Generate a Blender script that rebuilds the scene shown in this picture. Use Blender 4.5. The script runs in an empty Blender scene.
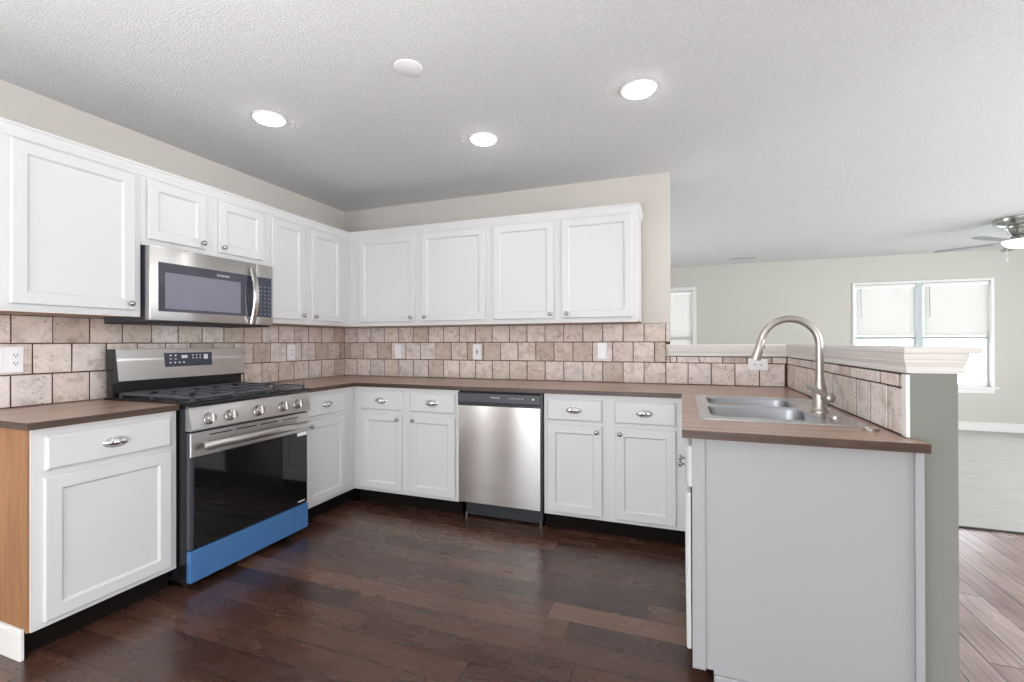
import bpy, bmesh, math, random
from mathutils import Vector, Matrix
random.seed(7)
S = bpy.context.scene
COL = S.collection
R = math.radians

# ------------------------------------------------------------------ camera
cam_d = bpy.data.cameras.new('camera'); cam = bpy.data.objects.new('camera', cam_d); COL.objects.link(cam)
S.camera = cam
F_PX = 459.6225
cam_d.sensor_fit = 'HORIZONTAL'; cam_d.sensor_width = 36.0; cam_d.lens = F_PX * 36.0 / 1024.0
cam_d.clip_start = 0.05; cam_d.clip_end = 200
_y, _t, _r = R(20.204), R(0.1754), R(-0.1486)
fw = Vector((-math.sin(_y) * math.cos(_t), math.cos(_y) * math.cos(_t), math.sin(_t)))
rt0 = Vector((math.cos(_y), math.sin(_y), 0)); up0 = rt0.cross(fw)
rt = rt0 * math.cos(_r) + up0 * math.sin(_r); up = -rt0 * math.sin(_r) + up0 * math.cos(_r)
m = Matrix((rt, up, -fw)).transposed().to_4x4()
m.translation = Vector((2.9544, -3.4911, 1.2155))
cam.matrix_world = m

# ------------------------------------------------------------------ world, light, exposure
W = bpy.data.worlds.new('sky'); S.world = W; W.use_nodes = True
bgn = W.node_tree.nodes['Background']
bgn.inputs['Color'].default_value = (0.95, 0.97, 1.0, 1); bgn.inputs['Strength'].default_value = 5.0
S.view_settings.view_transform = 'Standard'; S.view_settings.look = 'None'
S.view_settings.gamma = 1.0; S.view_settings.use_curve_mapping = False
S.view_settings.exposure = 0.13
LAMP_STRENGTH = 30.0
def lamp(kind, name, loc, power, col=(1, 1, 1), size=.3, aim=None, **kw):
    d = bpy.data.lights.new(name, kind); d.energy = power; d.color = col
    if kind != 'SUN': d.shadow_soft_size = size
    for k, v in kw.items(): setattr(d, k, v)
    o = bpy.data.objects.new(name, d); COL.objects.link(o); o.location = loc
    if aim is not None: o.rotation_euler = (Vector(aim) - Vector(loc)).to_track_quat('-Z', 'Y').to_euler()
    return o
# added fill spots with no real fixtures, unseen, bouncing light off the ceilings
lamp('SPOT', 'kitchen_fill_spot', (1.9, -3.9, .40), 225, (1, .97, .95), .35, (1.9, -3.6, 2.44), spot_size=R(108), spot_blend=1.0)
lamp('SPOT', 'dining_fill_spot', (6.3, -2.0, .8), 165, (.97, .99, 1), .35, (6.0, -1.6, 2.44), spot_size=R(165), spot_blend=1.0)
lamp('SPOT', 'living_fill_spot', (1.2, 2.4, .4), 135, (.95, .98, 1), .9, (3.4, 2.2, 2.44), spot_size=R(150), spot_blend=1.0)
lamp('SPOT', 'living_fill_spot', (8.0, .6, .7), 50, (.95, .98, 1), .35, (7.4, 1.8, 2.44), spot_size=R(165), spot_blend=1.0)

# ------------------------------------------------------------------ materials
def mat(name, color=(.8, .8, .8), rough=.5, metal=0., spec=.5, **kw):
    m = bpy.data.materials.new(name); m.use_nodes = True
    b = m.node_tree.nodes['Principled BSDF']
    b.inputs['Base Color'].default_value = (*color, 1); b.inputs['Roughness'].default_value = rough
    b.inputs['Metallic'].default_value = metal; b.inputs['Specular IOR Level'].default_value = spec
    for k, v in kw.items(): b.inputs[k.replace('_', ' ')].default_value = v
    return m
class N:
    """small node helper"""
    def __init__(s, m): s.t = m.node_tree; s.b = s.t.nodes['Principled BSDF']
    def n(s, typ, **kw):
        nd = s.t.nodes.new(typ)
        for k, v in kw.items():
            if hasattr(nd, k): setattr(nd, k, v)
            else: nd.inputs[k.replace('_', ' ')].default_value = v
        return nd
    def l(s, a, b): s.t.links.new(a, b)
    def obj(s, scale=(1, 1, 1), rot=(0, 0, 0), world=False):
        mp = s.n('ShaderNodeMapping'); mp.inputs['Scale'].default_value = scale; mp.inputs['Rotation'].default_value = rot
        if world: g = s.n('ShaderNodeNewGeometry'); s.l(g.outputs['Position'], mp.inputs['Vector'])
        else: g = s.n('ShaderNodeTexCoord'); s.l(g.outputs['Object'], mp.inputs['Vector'])
        return mp.outputs['Vector']
    def noise(s, vec, scale=5, detail=4, rough=.5, dist=0):
        q = s.n('ShaderNodeTexNoise'); q.inputs['Scale'].default_value = scale; q.inputs['Detail'].default_value = detail
        q.inputs['Roughness'].default_value = rough; q.inputs['Distortion'].default_value = dist
        s.l(vec, q.inputs['Vector']); return q.outputs['Fac']
    def ramp(s, fac, stops):
        q = s.n('ShaderNodeValToRGB'); e = q.color_ramp.elements
        while len(e) < len(stops): e.new(.5)
        for i, (p, c) in enumerate(stops):
            e[i].position = p; e[i].color = (*c, 1) if len(c) == 3 else c
        s.l(fac, q.inputs['Fac']); return q.outputs['Color']
    def mix(s, fac, a, b, mode='MIX'):
        q = s.n('ShaderNodeMix'); q.data_type = 'RGBA'; q.blend_type = mode
        for v, i in ((fac, 0), (a, 6), (b, 7)):
            if isinstance(v, (int, float)): q.inputs[i].default_value = v
            elif isinstance(v, tuple): q.inputs[i].default_value = (*v, 1)
            else: s.l(v, q.inputs[i])
        return q.outputs[2]
    def math(s, op, a, b=None):
        q = s.n('ShaderNodeMath'); q.operation = op
        for v, i in ((a, 0), (b, 1)):
            if v is None: continue
            if isinstance(v, (int, float)): q.inputs[i].default_value = v
            else: s.l(v, q.inputs[i])
        return q.outputs[0]
    def bump(s, h, strength=.3, dist=.01):
        q = s.n('ShaderNodeBump'); q.inputs['Strength'].default_value = strength; q.inputs['Distance'].default_value = dist
        s.l(h, q.inputs['Height']); s.l(q.outputs['Normal'], s.b.inputs['Normal']); return q
M = {}
def wallpaint(name, c):
    m = mat(name, c, .75, spec=.25); n = N(m); v = n.obj(world=True)
    n.bump(n.noise(v, 220, 3), .12, .002); return m
M['wall'] = wallpaint('greige wall paint', (.62, .585, .54))
M['wall_living'] = wallpaint('living room wall paint', (.60, .59, .54))
M['pony'] = wallpaint('shaded half wall paint', (.235, .24, .215))  # wall paint darkened: shade of the half wall end put into the colour
m = M['ceiling'] = mat('popcorn ceiling', (.66, .66, .66), .95, spec=.1); n = N(m); v = n.obj(world=True)
h = n.noise(v, 130, 4, .65); h2 = n.ramp(h, [(.42, (0, 0, 0)), (.62, (1, 1, 1))])
n.l(n.mix(h2, (.68, .69, .695), (.80, .805, .81)), n.b.inputs['Base Color']); n.bump(h2, .55, .0045)
m = M['white'] = mat('white cabinet paint', (.68, .68, .68), .38, spec=.45); n = N(m)
n.bump(n.noise(n.obj(), 60, 2), .03, .002)
M['panel_shaded'] = mat('shaded white panel paint', (.375, .38, .39), .45)  # cabinet white greyed down, the end panel's shade is in the colour
M['trim'] = mat('white trim paint', (.82, .815, .80), .35)
M['ledge'] = mat('ledge paint', (.74, .72, .68), .4)
M['plastic'] = mat('white outlet plastic', (.93, .93, .95), .35)
M['slot'] = mat('outlet slots', (.05, .05, .06), .5)
M['black'] = mat('black enamel', (.012, .012, .015), .22)
M['blackmat'] = mat('matt black', (.018, .018, .02), .6)
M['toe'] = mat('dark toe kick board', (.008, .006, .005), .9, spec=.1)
M['iron'] = mat('cast iron', (.075, .078, .095), .33, spec=.8)
M['charcoal'] = mat('charcoal side', (.06, .06, .075), .4)
M['nickel'] = mat('brushed nickel', (.52, .49, .45), .32, 1.)
M['chrome'] = mat('polished chrome', (.72, .71, .70), .14, 1.)
M['knobmetal'] = mat('pewter knob', (.42, .41, .40), .25, 1.)
M['pull'] = mat('silver cup pull', (.72, .72, .72), .22, 1.)
def steel(name, c, rough, sc):
    m = mat(name, c, rough, 1.); n = N(m); v = n.obj(sc)
    q = n.noise(v, 1, 3, .6)
    n.l(n.ramp(q, [(.3, (rough * .95,) * 3), (.7, (rough * 1.05,) * 3)]), n.b.inputs['Roughness'])
    b_=n.b; b_.inputs['Anisotropic'].default_value=.75; b_.inputs['Anisotropic Rotation'].default_value=.25
    tg=n.n('ShaderNodeTangent'); tg.direction_type='RADIAL'; tg.axis='Z'; n.l(tg.outputs[0], b_.inputs['Tangent'])
    return m
M['steel'] = steel('brushed stainless', (.62, .61, .60), .30, (2, 2, 700))
M['steel_dw'] = steel('brushed stainless door', (.60, .59, .585), .17, (2, 2, 500))
M['steel_sink'] = steel('sink stainless', (.66, .67, .68), .26, (400, 4, 4))
M['steel_bowl'] = steel('sink bowl stainless', (.44, .46, .49), .30, (4, 4, 4))
M['glass_black'] = mat('black oven glass', (.006, .006, .007), .04, spec=.7)
M['glass_mw'] = mat('microwave door glass', (.045, .045, .065), .07, spec=.8)
M['film'] = mat('blue protective film', (.085, .235, .52), .25, .3)
M['display'] = mat('display panel', (.05, .054, .078), .15)
M['print'] = mat('printed marks', (.75, .76, .80), .5)
M['lamp'] = mat('lamp lens', (1, 1, 1), .5); b = M['lamp'].node_tree.nodes['Principled BSDF']
b.inputs['Emission Color'].default_value = (1, .965, .92, 1); b.inputs['Emission Strength'].default_value = LAMP_STRENGTH
M['lampfan'] = mat('fan lamp glass', (1, 1, 1), .4); b = M['lampfan'].node_tree.nodes['Principled BSDF']
b.inputs['Emission Color'].default_value = (1, .97, .92, 1); b.inputs['Emission Strength'].default_value = 3.0
M['blade'] = mat('grey fan blade', (.22, .22, .23), .5)
M['fanmetal'] = mat('fan nickel', (.50, .51, .48), .25, 1.)

# wood grain helper for worktop, side panel
def wood(name, stops, sc, rough, bump=.05, spec=.5):
    m = mat(name, (.3, .2, .15), rough, spec=spec); n = N(m); v = n.obj(sc, world=True)
    a = n.noise(v, 1, 6, .6, .6); n.l(n.ramp(a, stops), n.b.inputs['Base Color']); n.bump(a, bump, .003); return m
WT = [(.28, (.34, .215, .160)), (.5, (.41, .27, .208)), (.72, (.48, .33, .26))]
M['worktop_x'] = wood('walnut laminate along x', WT, (3, 26, 26), .26)
M['worktop_y'] = wood('walnut laminate along y', WT, (26, 3, 26), .26)
M['edge'] = wood('walnut laminate edge', [(.3, (.04, .023, .016)), (.5, (.07, .040, .028)), (.7, (.11, .065, .046))], (4, 4, 60), .4)  # dark brown edge, deepened with the shade of the turned-away peninsula front
M['oak'] = wood('bare brown cabinet wood', [(.3, (.25, .115, .046)), (.5, (.32, .152, .062)), (.7, (.39, .195, .085))], (26, 26, 2.5), .5)
M['under'] = wood('cabinet underside', [(.3, (.42, .24, .13)), (.7, (.55, .34, .20))], (3, 3, 3), .6)

def floor_mat(name, along_x, pal, rough):
    m = mat(name, (.1, .05, .03), rough, spec=.75); n = N(m)
    g = n.n('ShaderNodeNewGeometry'); sp = n.n('ShaderNodeSeparateXYZ'); n.l(g.outputs['Position'], sp.inputs[0])
    X, Y = (sp.outputs[0], sp.outputs[1]) if along_x else (sp.outputs[1], sp.outputs[0])
    W_, L_ = .1265, .92
    rowf = n.math('DIVIDE', n.math('ADD', Y, 10.0), W_); row = n.math('FLOOR', rowf)
    wn = n.n('ShaderNodeTexWhiteNoise', noise_dimensions='1D'); n.l(row, wn.inputs['W'])
    xf = n.math('ADD', n.math('DIVIDE', n.math('ADD', X, 10.0), L_), n.math('MULTIPLY', wn.outputs['Value'], 7.3))
    colm = n.math('FLOOR', xf)
    cb = n.n('ShaderNodeCombineXYZ'); n.l(row, cb.inputs[0]); n.l(colm, cb.inputs[1])
    wn2 = n.n('ShaderNodeTexWhiteNoise', noise_dimensions='2D'); n.l(cb.outputs[0], wn2.inputs['Vector'])
    base = n.ramp(wn2.outputs['Value'], pal)
    # grain, shifted per plank
    cb2 = n.n('ShaderNodeCombineXYZ')
    n.l(n.math('MULTIPLY', X, 1.6), cb2.inputs[0]); n.l(n.math('MULTIPLY', Y, 34.0), cb2.inputs[1])
    n.l(n.math('MULTIPLY', wn2.outputs['Value'], 40.0), cb2.inputs[2])
    gr = n.noise(cb2.outputs[0], 1.5, 4, .55, .25)
    cb3 = n.n('ShaderNodeCombineXYZ')
    n.l(n.math('MULTIPLY', X, 4.0), cb3.inputs[0]); n.l(n.math('MULTIPLY', Y, 9.0), cb3.inputs[1])
    n.l(n.math('MULTIPLY', wn2.outputs['Value'], 90.0), cb3.inputs[2])
    bl = n.noise(cb3.outputs[0], .9, 3, .5, .2)
    c = n.mix(1.0, base, n.ramp(gr, [(.3, (.78, .74, .73)), (.65, (1.18, 1.16, 1.15))]), 'MULTIPLY')
    c = n.mix(1.0, c, n.ramp(bl, [(.30, (.80, .78, .79)), (.65, (1.10, 1.10, 1.10))]), 'MULTIPLY')
    fy = n.math('FRACT', rowf); fx = n.math('FRACT', xf)
    ey = n.math('MINIMUM', fy, n.math('SUBTRACT', 1.0, fy)); ex = n.math('MULTIPLY', n.math('MINIMUM', fx, n.math('SUBTRACT', 1.0, fx)), L_ / W_)
    gap = n.math('LESS_THAN', n.math('MINIMUM', ex, ey), .014)
    n.l(n.mix(gap, c, (.010, .006, .005)), n.b.inputs['Base Color'])
    hh = n.math('SUBTRACT', n.math('MULTIPLY', gr, .3), n.math('MULTIPLY', gap, 1.0))
    n.bump(hh, .10, .002)
    n.l(n.ramp(bl, [(.3, (rough * .8,) * 3), (.7, (rough * 1.25,) * 3)]), n.b.inputs['Roughness'])
    return m
PAL = [(0, (.048, .022, .015)), (.3, (.062, .029, .020)), (.7, (.086, .041, .027)), (.88, (.108, .054, .034)), (1, (.175, .098, .062))]
M['floor'] = floor_mat('dark wood plank floor', True, PAL, .26)
M['floor2'] = floor_mat('dining wood plank floor', False, [(0, (.30, .215, .205)), (.5, (.34, .255, .24)), (1, (.40, .32, .30))], .22)  # plank colours lightened to carry the glossy reflection of the windows
m = M['carpet'] = mat('beige carpet', (.52, .50, .46), .95, spec=.05); n = N(m); v = n.obj(world=True)
q = n.noise(v, 240, 3, .7); q2 = n.noise(n.obj((1.5, 5, 1), world=True), 2.5, 4)
n.l(n.mix(n.ramp(q2, [(.35, (0, 0, 0)), (.65, (1, 1, 1))]), (.58, .57, .54), (.63, .62, .585)), n.b.inputs['Base Color']); n.bump(q, .8, .01)

m = M['tile'] = mat('tumbled travertine tile', (.5, .4, .35), .5, spec=.4); n = N(m)
g = n.n('ShaderNodeNewGeometry'); rnd = g.outputs['Random Per Island']
base = n.ramp(rnd, [(0, (.54, .45, .385)), (.25, (.67, .575, .51)), (.5, (.75, .665, .61)), (.75, (.82, .74, .70)), (1, (.68, .61, .575))])
v = n.obj(world=True)
off = n.n('ShaderNodeVectorMath', operation='ADD'); n.l(v, off.inputs[0])
cbo = n.n('ShaderNodeCombineXYZ'); n.l(n.math('MULTIPLY', rnd, 37.0), cbo.inputs[0]); n.l(n.math('MULTIPLY', rnd, 11.0), cbo.inputs[2]); n.l(cbo.outputs[0], off.inputs[1])
mot = n.noise(off.outputs[0], 17, 6, .65, .8)
c = n.mix(1.0, base, n.ramp(mot, [(.28, (.62, .57, .53)), (.5, (.96, .96, .96)), (.70, (1.10, 1.10, 1.10))]), 'MULTIPLY')
pit = n.noise(off.outputs[0], 85, 3, .55); clump = n.noise(off.outputs[0], 12, 2, .5)
pm = n.math('MULTIPLY', n.ramp(pit, [(.62, (0, 0, 0)), (.67, (1, 1, 1))]), n.ramp(clump, [(.44, (0, 0, 0)), (.54, (1, 1, 1))]))
n.l(n.mix(n.math('MULTIPLY', pm, .75), c, (.10, .06, .045)), n.b.inputs['Base Color'])
n.bump(n.math('SUBTRACT', n.math('MULTIPLY', mot, .6), pm), .35, .003)
M['grout'] = mat('brown grout', (.10, .052, .040), .9, spec=.1)
m = M['blind'] = bpy.data.materials.new('white blind slats'); m.use_nodes = True; t = m.node_tree
b = t.nodes['Principled BSDF']; b.inputs['Base Color'].default_value = (.88, .88, .87, 1); b.inputs['Roughness'].default_value = .5
tr = t.nodes.new('ShaderNodeBsdfTranslucent'); tr.inputs['Color'].default_value = (.62, .60, .57, 1)
mx = t.nodes.new('ShaderNodeMixShader'); mx.inputs[0].default_value = .6
t.links.new(b.outputs[0], mx.inputs[1]); t.links.new(tr.outputs[0], mx.inputs[2]); t.links.new(mx.outputs[0], t.nodes['Material Output'].inputs['Surface'])
M['glass'] = mat('window glass', (.9, .97, 1.0), .0, Transmission_Weight=1.0, IOR=1.02)
M['wand'] = mat('grey blind wand', (.35, .35, .36), .4)
M['rail'] = mat('grey green rail', (.34, .40, .38), .5)
M['grate_grey'] = mat('vent grey', (.25, .25, .25), .6)

# ------------------------------------------------------------------ geometry helpers
ID = lambda a, b, c: (a, b, c)
LEFT = lambda u, d, z: (d, u, z)            # u = y along the left wall, d = distance out of it
BACK = lambda u, d, z: (u, -d, z)           # u = x along the back wall
class MB:
    def __init__(s, F=ID): s.v = []; s.f = []; s.F = F; s.mi = []; s.cur = 0
    def add(s, vs, fs):
        o = len(s.v); s.v += [Vector(s.F(*p)) for p in vs]; s.f += [tuple(i + o for i in f) for f in fs]; s.mi += [s.cur] * len(fs); return s
    def box(s, a, b, c=0):
        (x0, y0, z0), (x1, y1, z1) = a, b
        if c <= 0:
            vs = [(x, y, z) for x in (x0, x1) for y in (y0, y1) for z in (z0, z1)]
            return s.add(vs, [(0, 1, 3, 2), (4, 6, 7, 5), (0, 4, 5, 1), (2, 3, 7, 6), (0, 2, 6, 4), (1, 5, 7, 3)])
        bm = bmesh.new(); bmesh.ops.create_cube(bm, size=1)
        for v in bm.verts: v.co = Vector(((x0 + x1) / 2 + v.co.x * (x1 - x0), (y0 + y1) / 2 + v.co.y * (y1 - y0), (z0 + z1) / 2 + v.co.z * (z1 - z0)))
        bmesh.ops.bevel(bm, geom=list(bm.edges), offset=c, segments=2, affect='EDGES', profile=.5)
        bm.verts.index_update()
        s.add([tuple(v.co) for v in bm.verts], [tuple(v.index for v in f.verts) for f in bm.faces]); bm.free(); return s
    def loft(s, loops, close=True, cap0=True, cap1=True):
        k = len(loops[0]); vs = [p for l in loops for p in l]; fs = []
        for i in range(len(loops) - 1):
            for j in range(k if close else k - 1):
                a = i * k + j; b = i * k + (j + 1) % k; fs.append((a, b, b + k, a + k))
        if cap0: fs.append(tuple(range(k))[::-1])
        if cap1: fs.append(tuple((len(loops) - 1) * k + j for j in range(k)))
        return s.add(vs, fs)
    def lathe(s, base, axis, prof, seg=20):
        """prof: list of (r, h) along axis from base"""
        ax = Vector(axis).normalized(); t = Vector((0, 0, 1)) if abs(ax.z) < .9 else Vector((1, 0, 0))
        e1 = ax.cross(t).normalized(); e2 = ax.cross(e1); B = Vector(base)
        loops = [[tuple(B + ax * h + (e1 * math.cos(2 * math.pi * j / seg) + e2 * math.sin(2 * math.pi * j / seg)) * max(r, 1e-5)) for j in range(seg)] for r, h in prof]
        return s.loft(loops)
    def tube(s, pts, rad, seg=12):
        P = [Vector(p) for p in pts]; k = len(P)
        rr = rad if isinstance(rad, (list, tuple)) else [rad] * k
        loops = []; prev = None
        for i in range(k):
            t = (P[min(i + 1, k - 1)] - P[max(i - 1, 0)]).normalized()
            if prev is None:
                a = Vector((0, 0, 1)) if abs(t.z) < .9 else Vector((0, 1, 0)); e = t.cross(a).normalized()
            else: e = (prev - t * prev.dot(t)).normalized()
            prev = e; g = t.cross(e)
            loops.append([tuple(P[i] + (e * math.cos(2 * math.pi * j / seg) + g * math.sin(2 * math.pi * j / seg)) * rr[i]) for j in range(seg)])
        return s.loft(loops)
    def rects(s, specs, cap0=True, cap1=True):
        """specs: (u0,u1,z0,z1,d) rectangles joined in order -> door profiles"""
        return s.loft([[(u0, d, z0), (u1, d, z0), (u1, d, z1), (u0, d, z1)] for u0, u1, z0, z1, d in specs], cap0=cap0, cap1=cap1)
WL = {}
def link(o, parent, loc):
    COL.objects.link(o); WL[o.name] = Vector(loc)
    if parent is not None:
        o.parent = parent; o.location = Vector(loc) - WL[parent.name]
    else: o.location = loc
    return o
def obj(name, mb, material, parent=None, smooth=None, label=None):
    if not mb.v: return None
    lo = Vector([min(v[i] for v in mb.v) for i in range(3)]); hi = Vector([max(v[i] for v in mb.v) for i in range(3)])
    c = (lo + hi) / 2
    if parent is None: c.z = lo.z
    me = bpy.data.meshes.new(name); me.from_pydata([tuple(v - c) for v in mb.v], [], mb.f)
    mats = material if isinstance(material, (list, tuple)) else [material]
    for q in mats: me.materials.append(M[q] if isinstance(q, str) else q)
    for i, p in enumerate(me.polygons): p.material_index = mb.mi[i]
    bm = bmesh.new(); bm.from_mesh(me); bmesh.ops.recalc_face_normals(bm, faces=bm.faces); bm.to_mesh(me); bm.free()
    if smooth is not None:
        for p in me.polygons: p.use_smooth = True
        try: me.set_sharp_from_angle(angle=R(smooth))
        except Exception: pass
    o = bpy.data.objects.new(name, me)
    if label: o['label'] = label
    return link(o, parent, c)
def thing(name, label, cat, loc, group=None):
    o = bpy.data.objects.new(name, None); o.empty_display_size = .05; link(o, None, loc)
    o['label'] = label; o['category'] = cat
    if group: o['group'] = group
    return o
def tag(o, label, cat, group=None):
    o['label'] = label; o['category'] = cat
    if group: o['group'] = group
    return o
def struct(name, mb, material, parent=None, smooth=None):
    o = obj(name, mb, material, parent, smooth)
    if parent is None: o['kind'] = 'structure'
    return o
def rrect(x0, x1, y0, y1, r, z, seg=5):
    out = []
    for cx, cy, a0 in ((x1 - r, y1 - r, 0), (x0 + r, y1 - r, 90), (x0 + r, y0 + r, 180), (x1 - r, y0 + r, 270)):
        for k in range(seg + 1):
            a = R(a0 + 90 * k / seg); out.append((cx + r * math.cos(a), cy + r * math.sin(a), z))
    return out
def offset_poly(P, d):
    """outward mitred offset of a CCW polygon"""
    out = []; k = len(P)
    for i in range(k):
        a, b, c = Vector(P[i - 1]), Vector(P[i]), Vector(P[(i + 1) % k])
        n1 = Vector(((b - a).y, -(b - a).x)).normalized(); n2 = Vector(((c - b).y, -(c - b).x)).normalized()
        q = (n1 + n2) / (1 + n1.dot(n2)); out.append((b.x + q.x * d, b.y + q.y * d))
    return out
def grid_solid(mb, xs, ys, keep, z0, z1):
    """solid made of kept rectangular cells"""
    def side(a, b): mb.add([(a[0], a[1], z0), (b[0], b[1], z0), (b[0], b[1], z1), (a[0], a[1], z1)], [(0, 1, 2, 3)])
    for i in range(len(xs) - 1):
        for j in range(len(ys) - 1):
            if not keep(i, j): continue
            a, b, c, d = xs[i], xs[i + 1], ys[j], ys[j + 1]
            mb.cur = 0
            for z in (z0, z1): mb.add([(a, c, z), (b, c, z), (b, d, z), (a, d, z)], [(0, 1, 2, 3)])
            mb.cur = 1
            inside = lambda p, q: 0 <= p < len(xs) - 1 and 0 <= q < len(ys) - 1 and keep(p, q)
            if not inside(i - 1, j): side((a, c), (a, d))
            if not inside(i + 1, j): side((b, c), (b, d))
            if not inside(i, j - 1): side((a, c), (b, c))
            if not inside(i, j + 1): side((a, d), (b, d))
            mb.cur = 0

# ================================================================== SETTING
CEIL = 2.44
XE = 2.88           # end of the full-height back wall
XP0, XP1 = 3.622, 3.739   # half wall faces
YP = -1.722         # half wall end
YFAR = 4.5
struct('floor', MB().box((-.12, -5.6, -.05), (3.69, .06, 0)), 'floor')
struct('floor', MB().box((3.69, -5.6, -.05), (8.4, .34, 0)), 'floor2')
struct('floor', MB().box((-.12, .06, -.05), (3.69, .34, 0)), 'floor2')
struct('floor', MB().box((-.12, .34, -.05), (8.4, YFAR, .008)), 'carpet')
struct('trim_1', MB().box((3.752, .325, 0), (8.4, .347, .010), .003), 'blackmat')
struct('ceiling', MB().box((-.12, -5.6, CEIL), (8.4, YFAR + .12, CEIL + .1)), 'ceiling')
mb = MB().box((-.12, -5.6, 0), (0, -4.95, CEIL)); mb.box((-.12, -4.34, 0), (0, YFAR, CEIL)); mb.box((-.12, -4.95, 0), (0, -4.34, .15)); mb.box((-.12, -4.95, 2.05), (0, -4.34, CEIL)); struct('wall_left', mb, 'wall')
struct('wall_back', MB().box((0, 0, 0), (XE, .13, CEIL)), 'wall')
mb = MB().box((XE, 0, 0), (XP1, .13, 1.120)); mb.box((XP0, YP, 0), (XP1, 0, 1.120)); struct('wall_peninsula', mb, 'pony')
mb = MB()
for x0, x1, z0, z1 in ((-.12, .2, 0, CEIL), (.2, 3.4, 2.15, CEIL), (3.4, 8.4, 0, CEIL)): mb.box((x0, -5.6, z0), (x1, -5.5, z1))
struct('wall_behind', mb, 'wall')
struct('wall_right', MB().box((8.4, 2.4, 0), (8.52, YFAR, CEIL)), 'wall_living')
# far wall with two window openings
w1 = (2.15, 3.13, .60, 2.05); w2 = (5.325, 6.845, .60, 2.03)
mb = MB()
xs = [0, w1[0], w1[1], w2[0], w2[1], 8.4]
for i in range(5):
    if i == 1: segs = [(0, w1[2]), (w1[3], CEIL)]
    elif i == 3: segs = [(0, w2[2]), (w2[3], CEIL)]
    else: segs = [(0, CEIL)]
    for z0, z1 in segs: mb.box((xs[i], YFAR, z0), (xs[i + 1], YFAR + .12, z1))
struct('wall_far', mb, 'wall_living')
mb = MB().box((.001, YFAR - .015, .0085), (8.399, YFAR - .0005, .112), .002); mb.box((.001, YFAR - .010, .1125), (8.399, YFAR - .0005, .126), .002); struct('baseboard_far', mb, 'trim')

def window(name, w, mull, c=.058):
    x0, x1, z0, z1 = w
    e = bpy.data.objects.new(name, None); link(e, None, ((x0 + x1) / 2, YFAR, z0)); e['kind'] = 'structure'
    mb = MB()
    y = YFAR
    mb.box((x0 - c, y - .018, z0), (x0, y, z1 + c), .003); mb.box((x1, y - .018, z0), (x1 + c, y, z1 + c), .003); mb.box((x0, y - .018, z1), (x1, y, z1 + c), .003)
    obj('casing', mb, 'trim', e)
    obj('sill', MB().box((x0 - c - .03, y - .05, z0 - .025), (x1 + c + .03, y + .04, z0), .004).box((x0 - c, y - .016, z0 - .085), (x1 + c, y, z0 - .026), .003), 'trim', e)
    mb = MB(); f = .022
    units = [(x0, (x0 + x1) / 2 - .034), ((x0 + x1) / 2 + .034, x1)] if mull else [(x0, x1)]
    if mull: obj('mullion', MB().box((units[0][1], y + .0, z0), (units[1][0], y + .1, z1)), mat('shaded mullion', (.52, .57, .58), .5), e)  # mullion colour carries its shade against the bright window
    zm = z0 + (z1 - z0) * .465
    for a, b in units:
        mb.box((a, y + .05, z0), (a + f, y + .09, z1)); mb.box((b - f, y + .05, z0), (b, y + .09, z1))
        mb.box((a + f, y + .05, z0), (b - f, y + .09, z0 + f)); mb.box((a + f, y + .05, z1 - f), (b - f, y + .09, z1))
        mb.box((a + f, y + .045, zm - .02), (b - f, y + .085, zm + .02))
    obj('window_frame', mb, 'trim', e)
    for a, b in units: obj('pane', MB().box((a + f, y + .066, z0 + f), (b - f, y + .070, z1 - f)), 'glass', e)
    return units
u1 = window('window_1', w1, False); u2 = window('window_2', w2, True, .034)
def blind(a, b, ztop, zbot, label):
    t = thing('window_blind', label, 'blind', ((a + b) / 2, YFAR + .025, ztop), 'window blinds in the living room')
    obj('headrail', MB().box((a + .01, YFAR + .005, ztop - .045), (b - .01, YFAR + .042, ztop - .004), .003), 'trim', t)
    mb = MB(); k = int((ztop - .05 - zbot) / .0215)
    for i in range(k):
        z = ztop - .058 - i * .0215
        mb.add([(a + .018, YFAR + .018, z - .011), (b - .018, YFAR + .018, z - .011), (b - .018, YFAR + .030, z + .011), (a + .018, YFAR + .030, z + .011),
                (a + .018, YFAR + .0188, z - .0115), (b - .018, YFAR + .0188, z - .0115), (b - .018, YFAR + .0308, z + .0105), (a + .018, YFAR + .0308, z + .0105)],
               [(0, 1, 2, 3), (4, 5, 6, 7), (0, 1, 5, 4), (2, 3, 7, 6), (1, 2, 6, 5), (0, 3, 7, 4)])
    obj('slats', mb, 'blind', t)
    obj('bottom_rail', MB().box((a + .018, YFAR + .014, zbot - .022), (b - .018, YFAR + .036, zbot), .003), 'rail', t)
    obj('wand', MB().tube([(a + .07, YFAR - .004, ztop - .05), (a + .075, YFAR - .012, ztop - .48)], .0045, 8), 'wand', t)
blind(u2[0][0], u2[0][1], w2[3], 1.28, 'white slatted blind half lowered in left half of the wide window')
blind(u2[1][0], u2[1][1], w2[3], 1.28, 'white slatted blind half lowered in right half of the wide window')
blind(u1[0][0], u1[0][1], w1[3] , .70, 'white slatted blind in the narrow window beside the kitchen wall')

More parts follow.
